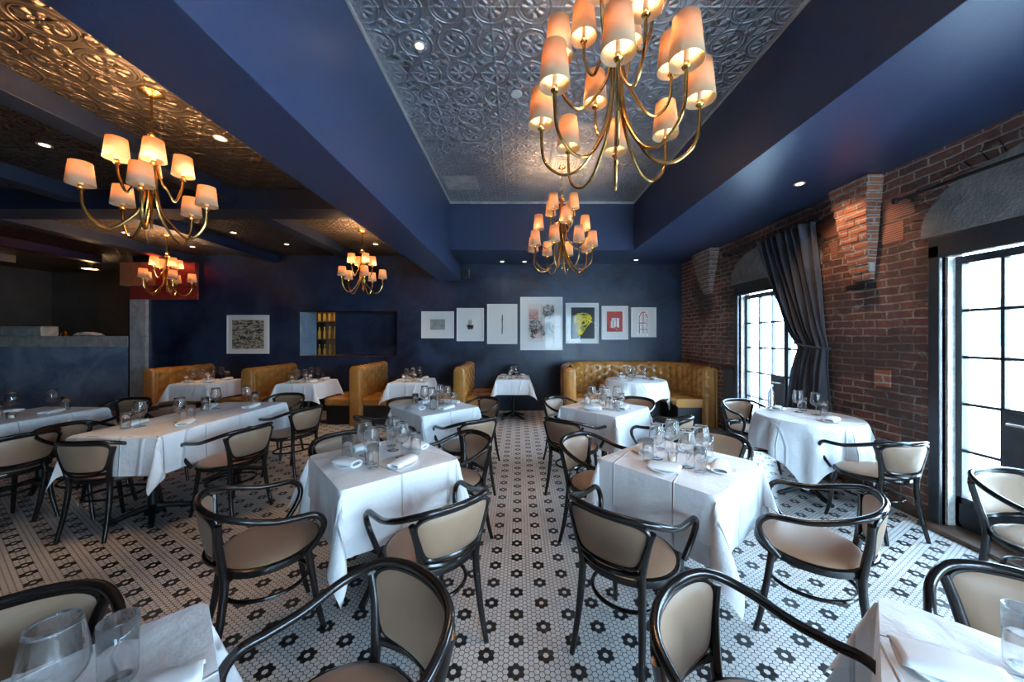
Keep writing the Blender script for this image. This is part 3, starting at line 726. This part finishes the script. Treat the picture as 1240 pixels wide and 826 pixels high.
# curved corner booth
t = thing('curved_booth', 'curved tufted caramel leather booth filling the back right corner', 'booth bench', (2.0, 6.4, 0))
def path(n):
    P = spline([(.86, 5.84, 0), (.86, 6.15, 0), (.90, 6.48, 0), (1.12, 6.82, 0), (1.5, 6.97, 0), (2.0, 6.99, 0), (2.55, 6.97, 0), (2.94, 6.80, 0), (3.14, 6.45, 0), (3.18, 6.1, 0), (3.18, 5.76, 0)], 14)
    return [p - Vector((2.0, 6.4, 0)) for p in P]
PP = path(0); np_ = len(PP); NN = []
for i in range(np_):
    d = (PP[min(i+1, np_-1)] - PP[max(i-1, 0)]).normalized(); NN.append(Vector((d.y, -d.x, 0)))   # towards the inside
S = [0]
for i in range(1, np_): S.append(S[-1] + (PP[i] - PP[i-1]).length)
def at(s):
    s = max(0, min(S[-1], s))
    for i in range(1, np_):
        if s <= S[i] + 1e-9:
            q = (s - S[i-1]) / (S[i] - S[i-1]); return PP[i-1].lerp(PP[i], q), NN[i-1].lerp(NN[i], q).normalized()
    return PP[-1], NN[-1]
H = 1.02; T = .105
def cf(u, v):
    p, n = at(u * S[-1]); Hs = H - T; tot = 2 * Hs + pi * T; d = v * tot
    if d < Hs: o, z, g = T, d, 1
    elif d > tot - Hs: o, z, g = -T, tot - d, 0
    else: q = (d - Hs) / (pi * T) * pi; o, z, g = T * cos(q), Hs + T * sin(q), max(0, cos(q))
    k = tuft(u * S[-1], z, .15, .15) * 1.2 * g if z > .5 else 0
    e = min(u, 1 - u) * S[-1]; o *= 1 - .5 * exp(-(e / .02) ** 1.0) if e < .08 else 1
    q = p + n * (o + k); return (q.x, q.y, z)
MB().grid(440, 130, cf).build('backrest', M['leather'], t)
def endcap(i, sgn):
    p, n = (PP[0], NN[0]) if i == 0 else (PP[-1], NN[-1]); d = Vector((n.y, -n.x, 0)) * sgn
    b = MB()
    def fn(u, v):
        a = u * pi; o = T * cos(a); e = .05 * sin(a); z = v * (H - .03); k = 1 if v < .94 else math.sqrt(max(0, 1 - ((v - .94) / .06) ** 2)) * .6 + .4
        q = p + n * o * k + d * e * k; return (q.x, q.y, z)
    b.grid(12, 40, fn); return b.build('end_panel', M['leather'], t)
endcap(0, 1) if True else None
endcap(1, 1)
def strip(o0, o1, z0, z1, r, s0, s1, name, m):
    sec = [(o0, z0), (o1 - r, z0), (o1, z0 + r), (o1, z1 - r), (o1 - r * .3, z1 - r * .3), (o1 - r, z1), (o0, z1)]
    b = MB(); n = 100
    def fn(u, v):
        p, nn = at(s0 + (s1 - s0) * u); j = min(len(sec) - 1, int(round(v * (len(sec) - 1)))); q = p + nn * sec[j][0]; return (q.x, q.y, sec[j][1])
    b.grid(n, len(sec) - 1, fn)
    for u in (0, 1):
        b.add([fn(u, j / (len(sec) - 1)) for j in range(len(sec))], [tuple(range(len(sec)))])
    return b.build(name, m, t)
strip(T - .01, T + .44, .32, .46, .03, .08, S[-1] - .06, 'seat', M['leather'])
strip(T - .01, T + .40, 0, .325, .001, .12, S[-1] - .10, 'base', M['black'])

# ------------------------------------------------------------------ chandeliers
def shade_part(root, x, y, z, e, r0=.056, r1=.074, h=.19, cup=True):
    s = MB().lathe([(r1, 0), (r0, h)], 26).build('lamp_shade', M['shade'], root, (x, y, z))
    k = s.modifiers.new('s', 'SOLIDIFY'); k.thickness = .0015
    MB().lathe([(.001, -.03), (.015, -.03), (.020, -.022), (.012, -.012), (.012, .0)], 12).build('candle_cup', M['brass'], s)
    MB().lathe([(.0115, -.002), (.0115, .085), (.001, .087)], 10).build('candle', M['candle'], s)
    lamp((0, 0, .112), e, WARM, s, size=.018)
    return s
def arm(root, ang, rad, z_top, z_bot, z_end, r=.0085):
    c, s = cos(ang), sin(ang); rb = rad
    P = [(.012, z_top), (.020, z_top - (z_top - z_bot) * .35), (.045, z_top - (z_top - z_bot) * .70), (.30 * rad + .03, z_bot + .07), (.56 * rad + .02, z_bot + .005), (.82 * rad, z_bot + .03), (.97 * rad, z_bot + .11), (rad, z_end)]
    return MB().tube([(c * p.x, s * p.x, p.z) for p in spline([(a, 0, b) for a, b in P], 6)], r, 8).build('arm', M['brass'], root)
def chain(root, z0, z1):
    b = MB(); n = max(2, int((z1 - z0) / .036)); L = (z1 - z0) / n
    for k in range(n):
        c = z0 + (k + .5) * L; v = [((.010 * cos(a), 0) if k % 2 else (0, .010 * cos(a))) + (c + (L * .62) * sin(a),) for a in [2 * pi * i / 12 for i in range(12)]]
        b.tube(v, .0028, 6, closed=True)
    return b.build('chain', M['brass'], root)
def big_chandelier(x, y, z, zc, label, e, rot):
    t = thing('chandelier', label, 'chandelier', (x, y, z), R(rot), 'two large sixteen-shade brass chandeliers')
    # z is the lowest point of the arms
    for n, rad, zb, ze, off in ((8, .405, 0, .30, 22.5), (4, .315, .30, .56, 0), (4, .19, .56, .80, 45)):
        for k in range(n):
            a = R(off + 360 * k / n); arm(t, a, rad, .98, zb, ze - .03); shade_part(t, rad * cos(a), rad * sin(a), ze, e)
    MB().lathe([(.001, .93), (.03, .94), (.045, .965), (.03, .985), (.018, 1.0), (.024, 1.02), (.008, 1.04), (.001, 1.05)], 16).build('hub', M['brass'], t)
    MB().lathe([(.001, .02), (.010, .03), (.014, .045), (.006, .06), (.006, .9)], 10).build('stem', M['brass'], t)
    chain(t, 1.04, zc - z - .03)
    MB().lathe([(.001, -.04), (.02, -.035), (.055, -.015), (.062, 0), (.001, 0)], 20, (0, 0, zc - z)).build('canopy', M['brass'], t)
E_BIG, E_SM = 9, 13
big_chandelier(.52, 1.86, 2.39, 3.80, 'brass chandelier nearest the camera, cropped at the top of photo', E_BIG, 8)
big_chandelier(.585, 4.72, 2.39, 3.80, 'smaller looking far brass chandelier hanging over the aisle before prints', E_BIG, 2)
def small_chandelier(x, y, label, rot, zc=3.15):
    z = 2.18; t = thing('chandelier', label, 'chandelier', (x, y, z), R(rot), 'three nine-shade brass chandeliers on the left')
    for n, rad, zb, ze, off in ((5, .30, 0, .24, 0), (4, .155, .26, .46, 30)):
        for k in range(n):
            a = R(off + 360 * k / n); arm(t, a, rad, .66, zb, ze - .03); shade_part(t, rad * cos(a), rad * sin(a), ze, E_SM, .050, .064, .135)
    MB().lathe([(.001, .60), (.02, .61), (.034, .635), (.018, .66), (.024, .675), (.008, .70)], 16).build('hub', M['brass'], t)
    MB().tube([(0, 0, .05), (0, 0, zc - z - .02)], .0075, 8).build('stem', M['brass'], t)
    MB().lathe([(.001, -.03), (.015, -.028), (.05, -.015), (.068, -.006), (.07, 0), (.001, 0)], 20, (0, 0, zc - z)).build('canopy', M['brass'], t)
small_chandelier(-2.48, 2.36, 'nine-shade brass chandelier at upper left over the long table', 20)
small_chandelier(-2.44, 5.45, 'small brass chandelier hanging in front of the wall opening', 12)
small_chandelier(-5.72, 5.68, 'small brass chandelier hanging near the kitchen counter', 40)

# downlights
def P2(px, py, h):            # point on a ceiling of height h above the eye
    Y = h * 423 / (408 - py); return ((px - 628) * Y / 423, Y)
DL = [((508, 56), 2.295, 0, 'in the grey tin ceiling left of the near chandelier'), ((54, 176), 1.645, 0, 'in the left tin ceiling nearest the left photo edge'),
      ((267, 168), 1.645, 0, 'in the left tin ceiling right of the near chandelier'), ((152, 282), 1.645, 1, 'beyond the cross beam above the small left chandelier'),
      ((283, 282), 1.645, 1, 'beyond the cross beam nearest its right part'), ((233, 299), 1.645, 1, 'far back, right of the leftmost chandelier'),
      ((347, 296), 1.645, 30, 'far back in left tin ceiling above the square print'), ((455, 296), 1.645, 30, 'far back above the wall opening'),
      ((968, 223), 1.475, 34, 'in the blue soffit near the brick wall'), ((608, 317), 1.475, 16, 'leftmost in the blue soffit above the prints'),
      ((635, 317), 1.475, 16, 'middle one in the blue soffit above the prints'), ((770, 315), 1.475, 16, 'rightmost in the blue soffit above the prints')]
for (px, py), h, e, lb in DL:
    x, y = P2(px, py, h); z = 1.5 + h + .004
    if x > 3.1: x = 2.95
    t = thing('downlight', 'small lit recessed downlight ' + lb, 'ceiling light', (x, y, z), 0, 'recessed downlights')
    MB().lathe([(.030, -.004), (.044, -.008), (.050, -.002), (.048, .001), (.030, .0)], 20).build('trim_ring', M['steel'], t)
    MB().lathe([(.001, -.003), (.031, -.003)], 16).build('lens', M['bulb'], t)
    if e:
        o = lamp((0, 0, -.03), e, (1, .62, .34), t, 'SPOT', .03, 95)
        if px == 968: o.rotation_euler = (0, R(-27), 0)
# vent, sprinkler, access panel, speaker
t = thing('ceiling_vent', 'square white air vent in the tin ceiling above the far chandelier', 'air vent', (.62, 4.62, 3.795))
MB().box(-.17, .17, -.17, -.15, -.015, .005).box(-.17, .17, .15, .17, -.015, .005).box(-.17, -.15, -.15, .15, -.015, .005).box(.15, .17, -.15, .15, -.015, .005).build('frame', M['steel'], t, smooth=False)
b = MB()
for k in (.12, .085, .05):
    for s in (-1, 1): b.box(-k, k, s * k - .006, s * k + .006, -.014, .004).box(s * k - .006, s * k + .006, -k, k, -.014, .004)
b.build('louvre', M['steel'], t, smooth=False)
t = thing('ceiling_panel', 'plain grey access panel at the back left corner of tin ceiling', 'access panel', (-.85, 5.2, 3.797))
bx(-.24, .24, -.24, .24, -.012, .0).build('panel', M['steel'], t, smooth=False, bevel=.004)
t = thing('wall_speaker', 'small grey loudspeaker on the back wall beside the big beam', 'speaker', (-1.06, BY - .07, 2.68))
bx(-.07, .07, -.06, .07, 0, .2).build('cabinet', M['doorpaint'], t, smooth=False, bevel=.012)
bx(-.058, .058, -.066, -.058, .015, .185).build('grille', M['iron'], t, smooth=False, bevel=.003)
tag(MB().lathe([(.001, -.012), (.05, -.010), (.055, 0), (.001, 0)], 20).build('smoke_detector', M['white'], loc=(-.02 + .0, 3.3, 3.797)), 'round pale smoke detector on tin ceiling behind the near chandelier', 'smoke detector')

# ------------------------------------------------------------------ pictures
def pic(x0, y0, x1, y1, art, label, fw=.022, dep=.035):
    s = BY / 423; X0, X1 = (x0 - 628) * s, (x1 - 628) * s; Z1, Z0 = 1.5 + (408 - y0) * s, 1.5 + (408 - y1) * s
    w, h = (X1 - X0) / 2, (Z1 - Z0) / 2; t = thing('framed_print', label, 'framed picture', ((X0 + X1) / 2, BY - .001, (Z0 + Z1) / 2), 0, 'framed prints on the navy wall')
    MB().box(-w, w, -dep, 0, h - fw, h).box(-w, w, -dep, 0, -h, -h + fw).box(-w, -w + fw, -dep, 0, -h + fw, h - fw).box(w - fw, w, -dep, 0, -h + fw, h - fw).build('frame', M['white'], t, smooth=False, bevel=.002)
    bx(-w + fw, w - fw, -.016, -.002, -h + fw, h - fw).build('mat_board', M['matboard'], t, smooth=False)
    bx(-w + fw, w - fw, -dep + .008, -dep + .011, -h + fw, h - fw).build('glazing', M['picglass'], t, smooth=False)
    art(t, w, h)
def sheet(t, x0, x1, z0, z1, m, name='print_sheet', y=-.018): return bx(x0, x1, y, y + .003, z0, z1).build(name, m, t, smooth=False)
def scribble(t, rnd, x0, x1, z0, z1, n, m, r=.0022, name='ink_line', ln_=7, st=.028):
    b = MB()
    for _ in range(n):
        x, z = rnd.uniform(x0, x1), rnd.uniform(z0, z1); a = rnd.uniform(0, 6.28); P = [(x, -.0195, z)]
        for k in range(ln_):
            a += rnd.uniform(-1.1, 1.1); xc, zc = (x0 + x1) / 2, (z0 + z1) / 2
            if hypot((x - xc) / (x1 - x0), (z - zc) / (z1 - z0)) > .42: a = math.atan2(zc - z, xc - x) + rnd.uniform(-1, 1)
            x = min(x1, max(x0, x + st * cos(a))); z = min(z1, max(z0, z + st * sin(a))); P.append((x, -.0195, z))
        b.tube(spline(P, 3), r * rnd.uniform(.6, 1.6), 5)
    return b.build(name, m, t)
def noise_print(name, c1, c2, sc, lo, hi, stretch=1):
    m = mat(name, c1, .7); nt, p = nt_of(m); v, x, y, z = coords(nt)
    cb = nt.nodes.new('ShaderNodeCombineXYZ'); nt.links.new(x.s, cb.inputs[0]); nt.links.new((z * stretch).s, cb.inputs[2])
    nt.links.new(mix(nt, noise(nt, cb.outputs[0], sc, 6, .65, 1.2).ss(lo, hi), c1, c2), p.inputs['Base Color']); return m
def a0(t, w, h): sheet(t, -w + .10, w - .10, -h + .10, h - .10, noise_print('blotted_ink', (.03, .026, .022), (.50, .42, .31), 11, .42, .56, 2.2))
def a1(t, w, h): sheet(t, -.15, .15, -.10, .11, noise_print('grey_print', (.26, .26, .24), (.42, .42, .39), 5, .3, .7))
def a2(t, w, h):
    rnd = random.Random(2); scribble(t, rnd, -.07, .07, -.09, .0, 20, M['ink'], .003); scribble(t, rnd, -.035, .03, .0, .10, 8, M['grey_ink'], .004)
def a3(t, w, h):
    b = MB(); rnd = random.Random(4)
    for k in range(10): b.box(-.012 + rnd.uniform(-.004, .004), .012 + rnd.uniform(-.004, .004), -.0195, -.016, -.2 + k * .04, -.165 + k * .04)
    b.build('ink_bar', M['ink'], t, smooth=False)
def a4(t, w, h):
    rnd = random.Random(5); sheet(t, -.27, .27, -.37, .40, M['cream'])
    sheet(t, -.26, -.06, .08, .30, M['pink'], 'pink_wash', -.0185); sheet(t, -.20, .02, -.30, -.05, M['pink'], 'pink_wash', -.0186); 
    scribble(t, rnd, -.25, -.05, .06, .27, 9, M['red_ink'], .002, st=.05); scribble(t, rnd, .02, .26, .08, .40, 13, M['ink'], .003, ln_=8, st=.065)
    scribble(t, rnd, -.26, .02, -.22, .10, 13, M['ink'], .0035, ln_=8, st=.065); scribble(t, rnd, -.04, .25, -.28, .04, 12, M['ink'], .003, ln_=8, st=.065); scribble(t, rnd, -.22, -.10, -.32, -.10, 2, M['ink'], .006, st=.05)
    b = MB()
    for q in (.0, .12): b.box(q, q + .003, -.0195, -.018, -.35, .38)
    for q in (-.05, .1): b.box(-.25, .25, -.0195, -.018, q, q + .003)
    b.build('grid_line', M['ink'], t, smooth=False)
def a5(t, w, h):
    sheet(t, -w + .11, w - .08, -h + .10, h - .09, mat('charcoal_ink', (.03, .035, .035), .6)); rnd = random.Random(8)
    b = MB()
    for k, (cx, cz, ra, rb) in enumerate(((.02, .06, .17, .16), (.02, .06, .11, .10), (-.08, .10, .06, .08), (.12, .08, .06, .09), (.02, .02, .05, .05), (-.03, -.12, .08, .06))):
        b.tube(spline([(cx + ra * cos(a) * rnd.uniform(.8, 1.15), -.0195, cz + rb * sin(a) * rnd.uniform(.8, 1.15)) for a in [i * .785 for i in range(8)]], 4, closed=True), .0085, 6, closed=True)
    b.build('yellow_loops', M['yellow'], t); scribble(t, rnd, -.17, .20, -.08, .24, 7, M['yellow'], .008, 'yellow_stroke', 8, .06); scribble(t, rnd, -.10, .02, -.24, -.12, 6, M['yellow'], .011, 'yellow_stroke', 5)
def a6(t, w, h):
    sheet(t, -w + .11, w - .11, -h + .16, h - .11, M['red_ink']); rnd = random.Random(9)
    MB().box(-.09, .0, -.0195, -.017, -.10, .04).box(.0, .09, -.0195, -.017, -.08, .09).box(-.06, .05, -.0195, -.017, .04, .10).build('paper_shape', M['matboard'], t, smooth=False)
    MB().box(-.085, -.075, -.021, -.018, -.12, .06).box(-.04, -.03, -.021, -.018, -.1, .05).box(.03, .04, -.021, -.018, -.1, .11).box(-.09, .09, -.021, -.018, -.12, -.11).build('red_line', M['red_ink'], t, smooth=False)
def a7(t, w, h):
    b = MB().box(-.09, -.075, -.0195, -.016, -.22, .12).box(.065, .08, -.0195, -.016, -.22, .12).box(-.012, .004, -.0195, -.016, -.22, .2).box(-.09, .08, -.0195, -.016, -.02, -.005).box(-.09, .08, -.0195, -.016, -.15, -.14)
    b.tube(spline([(-.08, -.018, .12), (-.045, -.018, .18), (0, -.018, .21), (.04, -.018, .18), (.072, -.018, .12)], 4), .009, 6).build('rust_lines', M['red_ink'], t)
pic(276, 381.7, 326.4, 428.3, a0, 'square framed print of dark ink blots, alone left of wall opening')
pic(510.6, 377.2, 549.8, 409.7, a1, 'small landscape print with a grey rectangle, leftmost of the row of seven')
pic(553.2, 373.2, 586, 413.2, a2, 'white framed print with a small sketched dark boat shape')
pic(590, 368.4, 626.5, 416.6, a3, 'tall white framed print with one thin dark vertical bar')
pic(630, 359.9, 681, 424, a4, 'largest framed print, black line drawing over pink washes')
pic(684.8, 367, 724.5, 416, a5, 'framed print with yellow brush strokes on a charcoal sheet')
pic(728, 370.8, 760, 411.3, a6, 'framed red print with white block shapes')
pic(763.6, 372.4, 794, 408.4, a7, 'pale framed print with rust coloured window lines, rightmost of the row')

# ------------------------------------------------------------------ wall opening: back bar behind
s = BY / 423
struct('trim_18', MB().box(-4.43, -2.47, BY - .012, 7.66, 2.005, 2.025).box(-4.43, -2.47, BY - .01, 7.66, 1.105, 1.118), M['brass'])
struct('wall_niche', bx(-4.02, -2.2, 7.66, 7.78, 0, 3.0), M['navy'])
struct('trim_19', bx(-4.445, -4.425, BY - .004, 7.65, 1.118, 2.005), mottled('lit_jamb_plaster', (.16, .24, .33), (.26, .36, .45), .4, 4))  # jamb plate; the light falling on it is put into a paler blue
t = thing('back_bar_shelf', 'lit bottle shelving glimpsed through the wall opening', 'shelf', (-4.95, 8.75, 0))
bx(-.75, 1.3, .34, .40, 0, 2.7).build('back_panel', M['wood'], t, smooth=False)
for z in (1.0, 1.45, 1.9, 2.3): bx(-.75, 1.3, 0, .36, z - .03, z).build('shelf_board', M['darkwood'], t, smooth=False, bevel=.004)
lamp((-4.8, 8.3, 2.6), 26, (1, .75, .35), None, size=.15, name='bar_light')
def make_bottle():
    t = thing('liquor_bottle', None, 'bottle')
    MB().lathe([(.001, 0), (.036, 0), (.038, .01), (.038, .17), (.030, .20), (.014, .23), (.013, .29)], 14).build('body', M['amber'], t)
    MB().lathe([(.015, .285), (.015, .31), (.001, .312)], 10).build('cap', M['brass'], t); return t
M['amber'] = mat('amber_glass', (.45, .26, .06), .12)
bot = Proto(make_bottle)
for i, z in enumerate((1.0, 1.45, 1.9)):
    for k in range(8):
        bot.put((-5.45 + k * .13 , 8.88, z), 0, 'amber bottle standing on the lit shelves inside the wall opening', 'bottles on the back bar shelves')

# ------------------------------------------------------------------ kitchen counter on the left
struct('wall_counter', bx(-12, -7.88, BY, BY + .25, 0, 1.30), M['navy_bar'])
t = thing('pass_shelf', 'steel clad pass ledge on top of the blue kitchen counter', 'counter ledge', (-9.9, BY + .1, 1.30))
bx(-2.1, 2.02, -.16, .30, .0, .215).build('ledge', M['steel'], t, smooth=False, bevel=.006)
t = thing('steel_column', 'tall steel clad post at the right end of the blue counter', 'column', (-7.68, BY - .03, 0))
bx(-.16, .16, -.03, .35, 0, 2.255).build('cladding', M['steel'], t, smooth=False, bevel=.004)
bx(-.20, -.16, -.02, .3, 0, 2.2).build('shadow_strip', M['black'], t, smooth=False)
struct('trim_20', bx(-7.84, -6.5, BY - .05, BY, 2.255, 2.53), M['redpanel'])
struct('trim_21', MB().box(-8.02, -7.3, BY - .08, BY + .1, 2.53, 3.0), M['wood'], bevel=.004)
struct('trim_22', MB().box(-7.3, -6.5, BY - .08, BY, 2.53, 3.0), M['redpanel'], bevel=.004)
struct('trim_23', bx(-9.2, -8.1, 8.6, 8.7, 0, 3.1), M['wood'])
t = thing('pendant_lamp', 'glowing round lamp under the kitchen ceiling', 'ceiling lamp', (-9.45, 7.7, 3.14))
MB().lathe([(.001, 0), (.05, 0), (.06, -.03), (.04, -.07), (.13, -.12), (.15, -.15)], 20).build('reflector', M['brass'], t)
MB().lathe([(.001, -.135), (.12, -.14)], 16).build('lens', M['bulb'], t); lamp((0, 0, -.2), 22, WARM, t, size=.06)
lamp((-7.0, 6.7, 3.0), 6, (1, .08, .04), None, size=.1, name='red_light')
# things on the pass
def on_pass(x, name, label, cat): return thing(name, label, cat, (x, BY + .1, 1.516))
t = on_pass(-10.1, 'steel_bin', 'low steel hotel pan box on the kitchen ledge', 'steel box')
bx(-.42, .42, -.12, .16, 0, .20).build('body', M['steel'], t, smooth=False, bevel=.02); bx(-.43, .43, -.13, .17, .2, .212).build('lid', M['darkwood'], t, smooth=False, bevel=.004)
for x, lb in ((-9.35, 'small brass cloche on the kitchen ledge beside the steel box'),):
    t = on_pass(x, 'cloche', lb, 'cloche'); MB().lathe([(.001, .09), (.02, .088), (.05, .06), (.06, .0), (.001, 0)], 18).build('dome', M['brass'], t); MB().lathe([(.001, .12), (.012, .11), (.006, .088)], 10).build('knob', M['brass'], t)
t = on_pass(-8.85, 'folded_towel', 'pale folded towel heap on the kitchen ledge', 'towel')
rr = random.Random(3)
b = MB()
for k in range(3): b.grid(20, 12, lambda u, v, k=k: ((u - .5) * (.42 - k * .07), (v - .5) * .2, .02 + k * .018 + .02 * sin(u * pi) * sin(v * pi) + .006 * sin(u * 17 + k)))
b.build('towel_layers', M['cream'], t, solid=.012)
